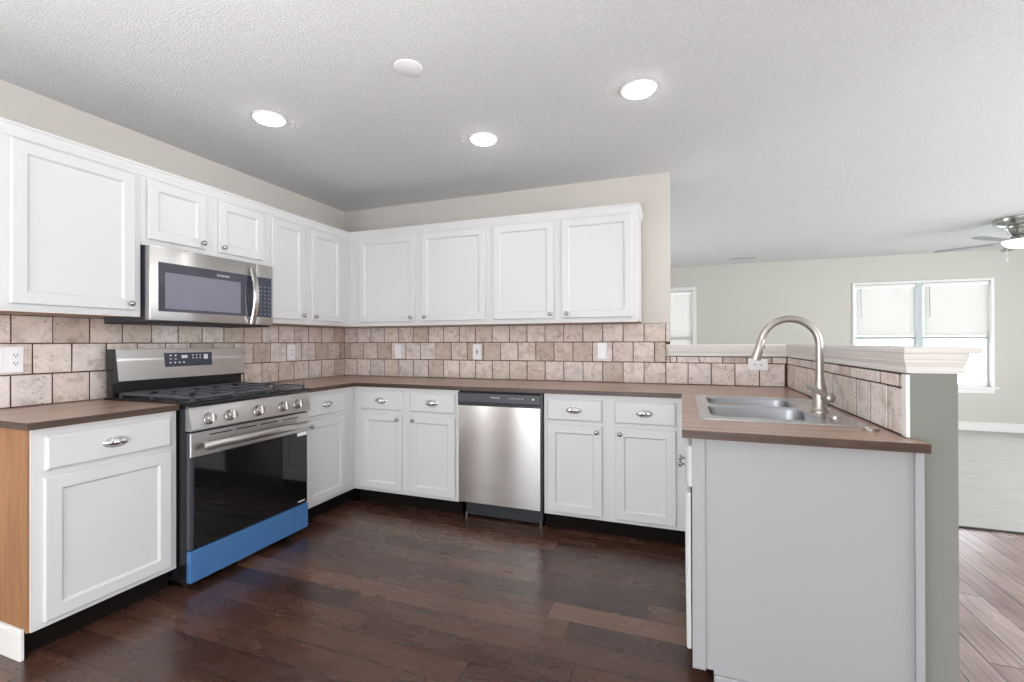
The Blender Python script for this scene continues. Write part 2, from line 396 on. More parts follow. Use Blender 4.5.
# ------------------------------------------------------------------ half wall ledge
LX0, LX1, LY, LB = XP0 - .005, XP1 + .008, YP + .003, -.0065
LP = [(LX0, LY), (LX1, LY), (LX1, .13), (XE - .001, .13), (XE - .001, LB), (LX0, LB)]
def ledge_loop(o, z): return [(x, y, z) for x, y in offset_poly(LP, o)]
mb = MB(); mb.loft([ledge_loop(.005 + max(o - .01, 0) * .42, z) for o, z in ((.001, 1.117), (.012, 1.117), (.014, 1.126), (.009, 1.129), (.011, 1.136), (.022, 1.148), (.025, 1.150), (.025, 1.157), (.030, 1.161), (.034, 1.172), (.034, 1.178))], cap0=True, cap1=True)
struct('trim_2', mb, 'ledge')
LP = [(3.623, -1.718), (3.768, -1.718), (3.768, .13), (2.876, .13), (2.876, -.004), (3.623, -.004)]
mb = MB(); mb.loft([ledge_loop(o, z) for o, z in ((.018, 1.1782), (.021, 1.181), (.021, 1.195), (.018, 1.198))])
tag(obj('bar_ledge', mb, 'ledge'), 'off-white raised bar ledge capping the half wall behind the sink', 'ledge')
struct('trim_3', MB().box((XP0 - .012, YP - .002, .9155), (XP0 - .0005, YP + .026, 1.112), .002), 'trim')

# ================================================================== BACKSPLASH
def splash(F, u0, u1, rows, label, pitch=.1525, extra=None, loc=None, gap=.0027):
    g = MB(F); g.box((u0, .0005, rows[0][0]), (u1, .0068, rows[-1][1]))
    for x in (extra or []): g.box((x[0], .0005, x[2]), (x[1], .005, x[3]))
    tl = MB(F)
    def tile(a, b, z0, z1):
        h = gap; a += h; b -= h; z0 += .0027; z1 -= .0027
        if b - a < .008 or z1 - z0 < .008: return
        d = .0095 + random.uniform(-.0007, .0007); j = lambda: random.uniform(-.0009, .0009)
        q = [(j(), j()) for _ in range(4)]
        def lp(i, dd):
            return [(a + i + q[0][0], dd, z0 + i + q[0][1]), (b - i + q[1][0], dd, z0 + i + q[1][1]), (b - i + q[2][0], dd, z1 - i + q[2][1]), (a + i + q[3][0], dd, z1 - i + q[3][1])]
        tl.loft([lp(0, .0045), lp(0, d - .0025), lp(.0025, d)], cap0=False)
    for z0, z1, off, lo, hi in [(r + (u0, u1))[:5] if len(r) == 3 else r for r in rows]:
        k = math.floor((lo - off) / pitch)
        while off + k * pitch < hi:
            a, b = max(lo, off + k * pitch), min(hi, off + (k + 1) * pitch); tile(a, b, z0, z1); k += 1
    c = F((u0 + u1) / 2, .005, rows[0][0])
    t = thing('tile_backsplash', label, 'backsplash', c)
    obj('grout', g, 'grout', t); obj('tiles', tl, 'tile', t)
ZR = [.915, 1.068, 1.217, 1.3525]
splash(LEFT, -2.49, -.0, [(ZR[0], ZR[1], .0095), (ZR[1], ZR[2], .0095 - .0763), (ZR[2], ZR[3], .0095)], 'square stone tile backsplash on the left wall behind the stove', .1527)
rb = [(ZR[0], ZR[1], .0, .0, 3.61), (ZR[1], ZR[2], .073, .0, 2.852), (ZR[1], 1.112, .073, 2.852, XE), (ZR[2], ZR[3], .0, .0, XE), (ZR[1], 1.112, .073, XE, 3.61)]
class _: pass
g = MB(BACK); 
# back wall rows, custom grout extents
def back_splash():
    g = MB(BACK); g.box((.0105, .0005, ZR[0]), (2.852, .0068, ZR[3])); g.box((2.852, .0005, ZR[0]), (XE, .0068, 1.112)); g.box((2.852, .0005, 1.2), (XE, .0068, ZR[3])); g.box((XE, .0005, ZR[0]), (3.6195, .0068, 1.112))
    tl = MB(BACK)
    for z0, z1, off, lo, hi in rb:
        lo = max(lo, .0105); k = math.floor((lo - off) / .15)
        while off + k * .15 < hi:
            a, b = max(lo, off + k * .15) + .0027, min(hi, off + (k + 1) * .15) - .0027; k += 1
            if b - a < .008: continue
            d = .0095 + random.uniform(-.0007, .0007); j = lambda: random.uniform(-.0009, .0009)
            q = [(j(), j()) for _ in range(4)]; A, B = z0 + .0027, z1 - .0027
            lp = lambda i, dd: [(a + i + q[0][0], dd, A + i + q[0][1]), (b - i + q[1][0], dd, A + i + q[1][1]), (b - i + q[2][0], dd, B - i + q[2][1]), (a + i + q[3][0], dd, B - i + q[3][1])]
            tl.loft([lp(0, .0045), lp(0, d - .0025), lp(.0025, d)], cap0=False)
    t = thing('tile_backsplash', 'square stone tile backsplash on the back wall above the dishwasher', 'backsplash', (1.8, -.005, ZR[0]))
    obj('grout', g, 'grout', t); obj('tiles', tl, 'tile', t)
back_splash()
PEN = lambda u, d, z: (XP0 - d, u, z)
splash(PEN, YP + .027, -.0105, [(ZR[0], ZR[1], -.075 + .01), (ZR[1], 1.112, .0)], 'square stone tile backsplash on the half wall beside the faucet', .1515, gap=.0052)

# ================================================================== CABINETRY
def knob(F, u, d, z, parent):
    mb = MB(); b = Vector(F(u, d, z)); ax = Vector(F(u, d + 1, z)) - b
    mb.lathe(b, ax, [(.006, 0), (.0055, .011), (.007, .013), (.0135, .017), (.0145, .0215), (.012, .0265), (.006, .029), (0, .0295)], 16)
    return obj('knob', mb, 'knobmetal', parent, 50)
def cup_pull(F, u, d, z, parent):
    """oval shell pull with raised ribs"""
    mb = MB(F); W_, H_, D_ = .050, .0205, .022; nu, nv = 28, 8
    vs = []; fs = []
    for i in range(nu + 1):
        s_ = -1 + 2 * i / nu; prof = math.sqrt(max(0, 1 - s_ * s_))
        rib = 1 + .13 * math.cos(s_ * 9.4)
        for j in range(nv + 1):
            a = math.pi * j / nv
            vs.append((u + s_ * W_, d + D_ * prof * math.sin(a) * rib, z + H_ * prof * math.cos(a)))
    for i in range(nu):
        for j in range(nv): p_ = i * (nv + 1) + j; fs.append((p_, p_ + 1, p_ + nv + 2, p_ + nv + 1))
    mb.add(vs, fs)
    mb.loft([[(u + W_ * k * math.cos(2 * math.pi * q / 28), d + dd, z + H_ * 1.12 * k * math.sin(2 * math.pi * q / 28)) for q in range(28)] for k, dd in ((1.03, 0), (1.03, .003), (.98, .004))])
    return obj('handle', mb, 'pull', parent, 60)
def shaker(F, u0, u1, z0, z1, d0, parent, name='door', t=.018, st=.052, mat_='white'):
    mb = MB(F); e = .004
    mb.rects([(u0, u1, z0, z1, d0), (u0, u1, z0, z1, d0 + t - e), (u0 + e, u1 - e, z0 + e, z1 - e, d0 + t),
              (u0 + st, u1 - st, z0 + st, z1 - st, d0 + t), (u0 + st + .003, u1 - st - .003, z0 + st + .003, z1 - st - .003, d0 + t - .003),
              (u0 + st + .009, u1 - st - .009, z0 + st + .009, z1 - st - .009, d0 + t - .0095)])
    return obj(name, mb, mat_, parent)
def slab(F, u0, u1, z0, z1, d0, parent, t=.018):
    mb = MB(F); mb.rects([(u0, u1, z0, z1, d0), (u0, u1, z0, z1, d0 + t - .007), (u0 + .010, u1 - .010, z0 + .010, z1 - .010, d0 + t)])
    return obj('drawer', mb, 'white', parent)
BZ0, BZ1, BD = .105, .885, .609
def base_cab(F, u0, u1, label, drawers, doors, d_toe=.55, loc=None, kick=True):
    """drawers: (u0,u1); doors: (u0,u1,knob_u)"""
    t = thing('base_cabinet', label, 'cabinet', loc or F((u0 + u1) / 2, .3, 0))
    mb = MB(F); mb.box((u0, .012, BZ0), (u1, BD, BZ1), 0); obj('body', mb, 'white', t)
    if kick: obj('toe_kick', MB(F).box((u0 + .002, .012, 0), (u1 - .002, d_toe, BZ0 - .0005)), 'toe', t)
    for a, b in drawers:
        dr = slab(F, a, b, .716, .854, BD + .0005, t); cup_pull(F, (a + b) / 2, BD + .0188, .786, dr)
    for a, b, k in doors:
        do = shaker(F, a, b, .128, .692, BD + .0005, t); 
        if k is not None: knob(F, k, BD + .0188, .655, do)
    return t
c1 = base_cab(LEFT, -2.472, -1.931, 'white base cabinet left of the stove with bare brown wood side', [(-2.435, -1.962)], [(-2.438, -1.962, None)], loc=(.3, -2.21, 0))
obj('side_panel', MB().box((.012, -2.4785, .104), (.600, -2.4725, BZ1)).box((.012, -2.4785, 0), (.548, -2.4725, .104)), 'oak', c1, label='unpainted orange brown wood side panel')
base_cab(LEFT, -1.140, -.001, 'white base cabinet between the stove and the room corner', [(-1.105, -.725)], [(-1.105, -.725, -1.075)])
base_cab(BACK, .6105, 1.497, 'white two door base cabinet left of the dishwasher', [(.680, 1.044), (1.110, 1.473)], [(.680, 1.042, 1.012), (1.110, 1.473, 1.142)])
base_cab(BACK, 2.115, 2.985, 'white two door base cabinet right of the dishwasher', [(2.140, 2.493), (2.566, 2.925)], [(2.140, 2.493, 2.462), (2.572, 2.924, 2.602)])
struct('baseboard_left', MB().box((.012, -2.4935, 0), (.585, -2.4792, .108), .003).box((.012, -2.4895, .108), (.585, -2.4792, .119), .002), 'trim')
# peninsula sink cabinet, fronts face the kitchen (-x)
XF = 2.989; YE = -1.762
t = thing('sink_cabinet', 'white peninsula cabinet carrying the sink with flat end panel', 'cabinet', (3.3, -1.2, 0))
mb = MB(); mb.box((XF, YE + .012, .095), (XF + .02, -.612, BZ1)); mb.box((XF + .02, -.75, .095), (3.608, -.612, BZ1)); mb.box((XF + .02, YE + .012, .095), (3.608, YE + .03, BZ1)); mb.box((3.590, YE + .03, .095), (3.608, -.75, BZ1)); mb.box((XF + .02, YE + .03, .095), (3.590, -.75, .113))
obj('body', mb, 'white', t)
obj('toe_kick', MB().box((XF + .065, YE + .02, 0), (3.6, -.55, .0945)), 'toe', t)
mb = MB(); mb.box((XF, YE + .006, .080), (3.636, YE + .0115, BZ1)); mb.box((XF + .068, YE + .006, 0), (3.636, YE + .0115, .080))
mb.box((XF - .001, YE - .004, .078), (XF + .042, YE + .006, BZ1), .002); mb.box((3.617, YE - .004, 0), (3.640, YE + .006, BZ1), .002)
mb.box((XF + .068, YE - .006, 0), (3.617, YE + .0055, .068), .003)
obj('end_panel', mb, 'panel_shaded', t)
SNK = lambda u, d, z: (XF - d, u, z)
for a, b, k in ((-1.155, -.70, -1.10), (-1.745, -1.185, -1.215)):
    do = shaker(SNK, a, b, .130, .681, .0045 if a < -1.5 else .0008, t, t=.015)
    knob(SNK, k, .0195, .650, do)
dr = obj('drawer_front', MB(SNK).rects([(-1.745, -1.185, .703, .848, .0008), (-1.745, -1.185, .703, .848, .010), (-1.735, -1.195, .713, .838, .016)]), 'white', t)
dr = obj('drawer_front', MB(SNK).rects([(-1.155, -.70, .703, .848, .0008), (-1.155, -.70, .703, .848, .010), (-1.145, -.71, .713, .838, .016)]), 'white', t)

# wall cabinets
UZ0, UZ1, UD = 1.356, 2.105, .334
def wall_cab(F, u0, u1, label, doors, z0=UZ0, dz0=None, loc=None, kz=None, side=False):
    t = thing('wall_cabinet', label, 'cabinet', loc or F((u0 + u1) / 2, .17, z0))
    obj('body', MB(F).box((u0, .012, z0 + .006), (u1, UD, UZ1)), 'white', t)
    obj('underside', MB(F).box((u0 + .001, .012, z0 + .0005), (u1 - .001, UD - .016, z0 + .0055)), 'under', t, label='unpainted brown wood underside')
    obj('bottom_rail', MB(F).box((u0, UD - .0155, z0 - .004), (u1, UD, z0 + .0055)), 'white', t)
    for a, b, k in doors:
        do = shaker(F, a, b, dz0 or z0 + .028, 2.075, UD + .0005, t, st=.050)
        knob(F, k, UD + .0188, (dz0 or z0 + .028) + .032, do)
    return t
wall_cab(LEFT, -2.90, -1.927, 'white wall cabinet with one wide door left of the microwave', [(-2.422, -1.958, -1.985)])
wall_cab(LEFT, -1.926, -1.146, 'short white wall cabinet above the microwave', [(-1.899, -1.587, -1.613), (-1.507, -1.190, -1.483)], z0=1.732, dz0=1.762)
wall_cab(LEFT, -1.145, -.001, 'white wall cabinet with two tall doors right of the microwave', [(-1.125, -.838, -.861), (-.768, -.440, -.742)])
wall_cab(BACK, .3345, 1.614, 'white two door wall cabinet on the back wall next to the corner', [(.447, .980, .950), (1.040, 1.588, 1.076)])
wall_cab(BACK, 1.615, 2.684, 'white two door wall cabinet at the open end of the back wall', [(1.650, 2.112, 2.087), (2.168, 2.652, 2.206)])
# crown moulding over both runs
cp = [(.334, -2.90), (.334, -.334), (2.684, -.334), (2.684, -.0005)]
prof = [(0, 2.085), (.003, 2.085), (.004, 2.100), (.008, 2.110), (.011, 2.120), (.011, 2.128), (.015, 2.131), (.015, 2.142), (-.03, 2.142), (-.03, 2.106), (0, 2.1055)]
def sweep(path, prof):
    loops = []
    for i, p_ in enumerate(path):
        b = Vector(p_)
        n1 = n2 = None
        if i > 0: d_ = b - Vector(path[i - 1]); n1 = Vector((d_.y, -d_.x)).normalized()
        if i < len(path) - 1: d_ = Vector(path[i + 1]) - b; n2 = Vector((d_.y, -d_.x)).normalized()
        n1 = n1 or n2; n2 = n2 or n1; q = (n1 + n2) / (1 + n1.dot(n2))
        loops.append([(b.x + q.x * o, b.y + q.y * o, z) for o, z in prof])
    return loops
mb = MB(); mb.loft(sweep(cp, [(o + .0008 if o >= 0 else o, z) for o, z in prof]))
tag(obj('crown_moulding', mb, 'white'), 'white crown moulding running along the top of the wall cabinets', 'moulding')

# ================================================================== WORKTOPS
CZ0, CZ1, CE = .886, .914, .637
mb = MB(); grid_solid(mb, [.011, CE], [-2.493, -1.932], lambda i, j: True, CZ0, CZ1)
tag(obj('worktop', mb, ['worktop_y', 'edge']), 'short brown wood-look worktop left of the stove', 'worktop')
SX0, SX1, SY0, SY1 = 3.040, 3.555, -1.535, -.725
xs = [.011, CE, 2.956, SX0, SX1, 3.609, 3.640]; ys = [-1.806, YP - .006, SY0, SY1, -1.142 + .0, -CE, -.011]
ys = sorted(ys); 
def keep(i, j):
    x = (xs[i] + xs[i + 1]) / 2; y = (ys[j] + ys[j + 1]) / 2
    if SX0 < x < SX1 and SY0 < y < SY1: return False
    if x > 3.609: return y < YP - .006
    if x < CE: return y > -1.142
    if x < 2.956: return y > -CE
    return True
mb = MB(); grid_solid(mb, xs, ys, keep, CZ0, CZ1)
tag(obj('worktop', mb, ['worktop_x', 'edge']), 'long L-shaped brown wood-look worktop from the stove around to the sink', 'worktop')

# ================================================================== SINK
t = thing('sink', 'stainless steel double bowl drop-in sink in the peninsula worktop', 'sink', (3.30, -1.13, .80))
def fill_with_holes(outer, holes, z):
    bm = bmesh.new(); ed = []
    for lp in [outer] + holes:
        vs = [bm.verts.new((x, y, z)) for x, y, _z in lp]
        ed += [bm.edges.new((vs[i], vs[(i + 1) % len(vs)])) for i in range(len(vs))]
    bmesh.ops.triangle_fill(bm, use_beauty=True, edges=ed, use_dissolve=False)
    bm.verts.index_update(); r = ([tuple(v.co) for v in bm.verts], [tuple(v.index for v in f.verts) for f in bm.faces]); bm.free(); return r
O = (3.020, 3.580, -1.550, -.708)
b1 = (3.078, 3.462, -1.095, -.765); b2 = (3.066, 3.450, -1.480, -1.130)
mb = MB(); hz = .9185
outer = rrect(*O[:2], *O[2:], .03, hz); holes = [rrect(a, b, c, d, .055, hz) for a, b, c, d in (b1, b2)]
holes2 = [h for h in holes]
vs, fs = fill_with_holes(rrect(O[0] + .006, O[1] - .006, O[2] + .006, O[3] - .006, .026, hz), holes2, hz); mb.add(vs, fs)
mb.loft([rrect(O[0], O[1], O[2], O[3], .03, .9145), rrect(O[0] + .001, O[1] - .001, O[2] + .001, O[3] - .001, .03, .9172), rrect(O[0] + .006, O[1] - .006, O[2] + .006, O[3] - .006, .026, hz)], cap0=False, cap1=False)
obj('rim', mb, 'steel_sink', t, 40)
for a, b, c, d in (b1, b2):
    mb = MB(); g = lambda i, z, r: rrect(a + i, b - i, c + i, d - i, r, z)
    mb.loft([g(0, hz, .055), g(.003, .914, .054), g(.006, .905, .052), g(.012, .80, .05), g(.018, .765, .05), g(.035, .748, .05), g(.15, .742, .01)], cap0=False)
    bw = obj('bowl', mb, M['steel_bowl'], t, 50)
    obj('drain', MB().lathe(((a + b) / 2, (c + d) / 2, .7425), (0, 0, 1), [(.045, 0), (.045, .003), (.036, .004), (.03, .001), (0, .001)], 20), 'chrome', bw, 40)
for x, y in ((3.520, -1.365),):
    obj('hole_cap', MB().lathe((x, y, hz + .0003), (0, 0, 1), [(.019, 0), (.019, .004), (.014, .007), (0, .008)], 20), 'chrome', t, 40)
# ------------------------------------------------------------------ faucet
FX, FY = 3.506, -1.205; z0 = hz + .0003
t = thing('kitchen_faucet', 'brushed nickel gooseneck pull-down faucet behind the sink', 'faucet', (FX, FY, z0))
mb = MB().lathe((FX, FY, z0), (0, 0, 1), [(.034, 0), (.034, .004), (.029, .009), (.0265, .013), (.026, .085), (.0245, .10), (.018, .128), (.0155, .15), (.0, .151)], 24)
obj('body', mb, 'nickel', t, 40)
dirx, diry = -.995, -.06; Rr = .112; zc = 1.202
pts = [(FX, FY, z0 + .13), (FX, FY, 1.10)]
def arc(a): return (FX + dirx * Rr * (1 - math.cos(a)), FY + diry * Rr * (1 - math.cos(a)), zc + Rr * math.sin(a))
pts += [arc(R(a)) for a in range(0, 171, 10)]
obj('spout', MB().tube(pts, .0150, 14), 'nickel', t, 50)
pe = Vector(arc(R(170))); dn = (pe - Vector(arc(R(160)))).normalized(); dn = Vector((dirx * .28, diry * .2 - .0, -1)).normalized()
mb = MB().lathe(pe - dn * .004, dn, [(.0155, 0), (.017, .006), (.018, .04), (.0215, .086), (.0205, .092), (.014, .093), (0, .093)], 20)
hd = obj('spray_head', mb, 'nickel', t, 40)
obj('button', MB().lathe(pe + dn * .030 + Vector((.016, 0, 0)), (1, 0, -.2), [(.006, 0), (.006, .004), (.003, .006), (0, .006)], 10), 'blackmat', hd, 40)
mb = MB().lathe((FX + .012, FY - .014, z0 + .062), (.45, -.85, .0), [(.020, 0), (.021, .018), (.022, .03), (.017, .042), (.008, .047), (0, .048)], 18)
hb = obj('handle', mb, 'nickel', t, 50)
obj('lever', MB().tube([(FX + .026, FY - .040, z0 + .066), (FX - .010, FY - .050, z0 + .085), (FX - .050, FY - .058, z0 + .108), (FX - .062, FY - .060, z0 + .118)], [.013, .011, .009, .0075], 10), 'nickel', hb, 60)
tag(obj('air_gap_cap', MB().lathe((3.560, -1.600, .9148), (0, 0, 1), [(.024, 0), (.024, .004), (.019, .009), (0, .010)], 20), 'nickel', None, 40), 'small round metal cap on the worktop right of the sink', 'cap')

# ================================================================== GAS STOVE
RY0, RY1 = -1.925, -1.160; RX = .665
t = thing('gas_stove', 'stainless steel gas stove with blue film on its bottom drawer', 'stove', (.35, (RY0 + RY1) / 2, 0))
mb = MB(); mb.box((.03, RY0 + .004, .03), (RX, RY1 - .004, .905), .003)
for x in (.08, .60):
    for y in (RY0 + .05, RY1 - .05): mb.lathe((x, y, 0), (0, 0, 1), [(.018, 0), (.018, .032)], 12)
obj('body', mb, 'black', t)
def pris(prof, y0, y1): return [[(x, y, z) for x, z in prof] for y in (y0, y1)]
# cooktop and front lip
mb = MB(); mb.loft(pris([(.03, .9055), (.700, .9055), (.706, .912), (.702, .921), (.690, .925), (.06, .925), (.03, .92)], RY0, RY1)); obj('cooktop', mb, 'black', t)
# slanted control panel
mb = MB(); mb.loft(pris([(RX + .0005, .782), (.710, .782), (.714, .788), (.690, .896), (.684, .9045), (RX + .0005, .9045)], RY0, RY1)); cpn = obj('control_panel', mb, 'steel', t, 30)
nrm = Vector((.9784, 0, .2085))
for y in (-1.832, -1.715, -1.543, -1.372, -1.262):
    b = Vector((.7035, y, .834)) + nrm * .0005
    mb = MB().lathe(b, nrm, [(.030, 0), (.030, .003), (.0265, .005), (.025, .026), (.021, .030), (0, .031)], 22)
    kb = obj('knob', mb, 'knobmetal', cpn, 35)
    c_ = b + nrm * .0312; a_ = Vector((-.2085, 0, .9784)); w_ = Vector((0, 1, 0))
    gm = MB(); gm.loft([[tuple(c_ + w_ * sx * .0060 * k + a_ * sz * .023 * k + nrm * h) for sx, sz in ((-1, -1), (1, -1), (1, 1), (-1, 1))] for k, h in ((1.1, 0), (1, .006), (.8, .008))])
    obj('grip', gm, 'steel', kb)
# oven door
mb = MB(); mb.box((RX + .003, RY0 + .003, .196), (.688, RY1 - .003, .774), .003)
dr = obj('oven_door', mb, 'charcoal', t)
obj('door_frame', MB().box((.6885, RY0 + .003, .652), (.6985, RY1 - .003, .771), .003), 'steel', dr)
obj('door_glass', MB().box((.6885, RY0 + .022, .198), (.6945, RY1 - .010, .6515), .002), 'glass_black', dr)
mb = MB(); hy0, hy1 = RY0 + .045, RY1 - .045
mb.loft([[( .742 + (.013 if hy0 + .02 < y < hy1 - .02 else .006) * c_, y, .704 + (.021 if hy0 + .02 < y < hy1 - .02 else .012) * s_) for c_, s_ in [(math.cos(R(a)), math.sin(R(a))) for a in range(0, 360, 30)]] for y in (hy0, hy0 + .021, hy1 - .021, hy1)])
for y in (hy0 + .05, hy1 - .05): mb.box((.6988, y - .011, .694), (.735, y + .011, .714), .002)
obj('handle', mb, 'steel', dr, 50)
mb = MB()
for k in range(4): a = RY0 + .10 + k * .150; mb.box((.6987, a, .748), (.6995, a + .125, .754))
obj('vent_slots', mb, 'blackmat', dr)
obj('sticker', MB().box((.6950, -1.252, .628), (.6958, -1.176, .650)), 'plastic', dr, label='small white sticker')
def text_mesh(s, size, F3, material, parent, name='lettering', extrude=.0003):
    """lettering; F3 maps (along, up, out) to the world"""
    cu = bpy.data.curves.new(name, 'FONT'); cu.body = s; cu.size = size; cu.align_x = 'CENTER'; cu.align_y = 'CENTER'; cu.extrude = extrude
    tmp = bpy.data.objects.new('tmp', cu); COL.objects.link(tmp)
    dg = bpy.context.evaluated_depsgraph_get(); me = bpy.data.meshes.new_from_object(tmp.evaluated_get(dg))
    mb = MB(); mb.add([F3(v.co.x, v.co.y, v.co.z + extrude) for v in me.vertices], [tuple(p.vertices) for p in me.polygons])
    bpy.data.objects.remove(tmp); bpy.data.curves.remove(cu); bpy.data.meshes.remove(me)
    return obj(name, mb, material, parent)
obj('logo_plate', MB().box((.6948, RY1 - .085, .212), (.6954, RY1 - .030, .220)), 'print', dr)
# drawer with film
mb = MB(); mb.box((RX + .003, RY0 + .003, .034), (.6955, RY1 - .003, .190), .004); obj('drawer', mb, 'film', t, label='drawer front under blue protective film')
# backguard
mb = MB(); mb.loft(pris([(.055, .9255), (.105, .9255), (.105, 1.00), (.133, 1.003), (.133, 1.012), (.123, 1.175), (.115, 1.184), (.055, 1.184)], RY0 , RY1)); obj('backguard', mb, 'black', t)
nb = Vector((1, 0, .0613)).normalized(); 
def bgp(a, u_, o=.0): # along y, up 0..1 on slanted face
    x = .133 - .010 * u_; z = 1.012 + .163 * u_; return (x + nb.x * o, a, z + nb.z * o)
mb = MB(); mb.loft([[bgp(RY0 + .012, 0, o), bgp(RY1 + .0 - .001, 0, o), bgp(RY1 - .001, 1.05, o), bgp(RY0 + .003, 1.05, o)] for o in (.0005, .004)]); bgf = obj('backguard_face', mb, 'steel', t)
mb = MB(); mb.loft([[bgp(-1.676, .40, o), bgp(-1.391, .40, o), bgp(-1.391, .90, o), bgp(-1.681, .90, o)] for o in (.0045, .006)]); dsp = obj('display', mb, 'display', bgf)
def mark(a, u_, w, h):
    mb = MB(); mb.loft([[bgp(a, u_, o), bgp(a + w, u_, o), bgp(a + w, u_ + h, o), bgp(a, u_ + h, o)] for o in (.0062, .0066)]); obj('button', mb, 'print', dsp)
for i in range(4): mark(-1.651 + i * .026, .52, .010, .05)
for i in range(2): mark(-1.649 + i * .028, .78, .010, .05); mark(-1.649 + i * .028, .66, .010, .03)
mark(-1.581, .70, .035, .11); 
for i in range(3):
    for j in range(2): mark(-1.516 + i * .022, .68 + j * .10, .009, .04)
mark(-1.444, .65, .026, .18)
# burners and grates
for x, y, r in ((.22, -1.78, .036), (.52, -1.78, .045), (.37, -1.543, .05), (.22, -1.305, .036), (.52, -1.305, .045)):
    bn = obj('burner', MB().lathe((x, y, .9255), (0, 0, 1), [(r + .012, 0), (r + .012, .003), (r, .004), (r, .006)], 20), 'charcoal', t, 40)
    obj('burner_cap', MB().lathe((x, y, .9316), (0, 0, 1), [(r, 0), (r, .003), (r - .006, .005), (0, .006)], 20), 'blackmat', bn, 40)
gy = [RY0 + .018, RY0 + .018 + .243, RY0 + .018 + .486, RY1 - .018]
for k in range(3):
    a, b = gy[k] + .002, gy[k + 1] - .002; x0, x1 = .125, .685; zt = .950; mb = MB(); w = .006
    def bar(p, q, zz=zt):
        (xa, ya), (xb, yb) = p, q
        if abs(xb - xa) > abs(yb - ya): mb.box((min(xa, xb), ya - w, zz - .012), (max(xa, xb), ya + w, zz), .002)
        else: mb.box((xa - w, min(ya, yb), zz - .012), (xa + w, max(ya, yb), zz), .002)
    bar((x0, a + w), (x1, a + w)); bar((x0, b - w), (x1, b - w)); bar((x0 + w, a), (x0 + w, b)); bar((x1 - w, a), (x1 - w, b)); bar((.378, a), (.378, b))
    m_ = (a + b) / 2
    for xc in ((.22, .52) if k != 1 else (.37,)):
        bar((xc - .13, m_), (xc - .03, m_)); bar((xc + .03, m_), (xc + .13, m_)); bar((xc, a + .01), (xc, m_ - .03)); bar((xc, m_ + .03), (xc, b - .01))
    if k == 1: bar((.20, a), (.20, b)); bar((.54, a), (.54, b))
    for xx in (x0 + w, x1 - w, .378):
        for yy in (a + w, b - w): mb.box((xx - .006, yy - .006, .9255), (xx + .006, yy + .006, zt - .010))
    obj('grate', mb, 'iron', t)

# ================================================================== MICROWAVE
MY0, MY1, MZ0, MZ1 = -1.919, -1.158, 1.322, 1.726; MX = .352
t = thing('microwave', 'stainless steel over-the-range microwave above the stove', 'microwave', (.2, (MY0 + MY1) / 2, MZ0))
obj('body', MB().box((.014, MY0 + .004, MZ0 + .008), (MX, MY1 - .004, MZ1), .003), 'charcoal', t)
mb = MB(); mb.box((.014, MY0 + .006, MZ0), (.375, MY1 - .006, MZ0 + .0075)); obj('bottom_plate', mb, 'blackmat', t)
mb = MB(); mb.box((MX + .0005, MY0, MZ0 + .012), (.392, -1.291, MZ1 - .001), .006)
door = obj('door', mb, 'steel', t, 40)
obj('glass', MB().box((.3922, MY0 + .042, MZ0 + .062), (.3942, -1.300, MZ1 - .083), .0008), 'glass_mw', door)
obj('window_bezel', MB().box((.3944, MY0 + .075, MZ0 + .078), (.3948, -1.40, MZ1 - .135)), mat('microwave window mesh', (.20, .20, .26), .12, spec=.6), door)
text_mesh('FRIGIDAIRE', .016, lambda a, u_, o: (.3946 + o, -1.515 + a, MZ1 - .112 + u_), 'print', door)
mb = MB(); hz0, hz1 = MZ0 + .012, MZ1 - .035
pts = []; 
for k in range(13):
    s_ = k / 12; pts.append((.400 + .034 * math.sin(math.pi * s_), -1.318, hz0 + (hz1 - hz0) * s_))
loops = []
for k, p_ in enumerate(pts):
    s_ = k / 12; w = .018; loops.append([(p_[0] - .006, p_[1] - w, p_[2]), (p_[0] + .004, p_[1] - w * .8, p_[2]), (p_[0] + .006, p_[1], p_[2]), (p_[0] + .004, p_[1] + w * .8, p_[2]), (p_[0] - .006, p_[1] + w, p_[2])])
mb.loft(loops); obj('handle', mb, 'chrome', door, 60)
mb = MB(); mb.box((MX + .0005, -1.289, MZ0 + .012), (.392, MY1, MZ1 - .001), .005); pn = obj('control_panel', mb, 'steel', t, 40)
kp = obj('keypad', MB().box((.3922, -1.281, MZ0 + .062), (.3938, -1.171, MZ1 - .083), .0005), 'display', pn)
KPM = mat('keypad print', (.22, .23, .27), .5)
for i in range(3):
    for j in range(8): obj('button', MB().box((.3940, -1.262 + i * .032, MZ0 + .080 + j * .025), (.3943, -1.248 + i * .032, MZ0 + .086 + j * .025)), KPM, kp)

# ================================================================== DISHWASHER
DX0, DX1 = 1.501, 2.111
t = thing('dishwasher', 'stainless steel dishwasher with black control strip under the back worktop', 'dishwasher', (1.815, -.3, 0))
obj('body', MB(BACK).box((DX0 + .002, .05, .115), (DX1 - .002, .598, .880)), 'blackmat', t)
mb = MB(BACK); mb.rects([(DX0 + .003, DX1 - .012, .118, .788, .5985), (DX0 + .003, DX1 - .012, .118, .788, .628), (DX0 + .007, DX1 - .016, .122, .784, .634)]); obj('door', mb, 'steel_dw', t)
obj('side_trim', MB(BACK).box((DX1 - .0115, .5985, .118), (DX1 - .001, .632, .878)), 'black', t)
mb = MB(BACK); mb.rects([(DX0 + .003, DX1 - .012, .7885, .872, .5985), (DX0 + .003, DX1 - .012, .7885, .872, .634), (DX0 + .006, DX1 - .015, .812, .868, .642), (DX0 + .006, DX1 - .015, .815, .866, .642)]); cs = obj('control_strip', mb, 'charcoal', t)
obj('handle_recess', MB(BACK).box((DX0 + .004, .6345, .789), (DX1 - .013, .637, .811)), 'black', cs)
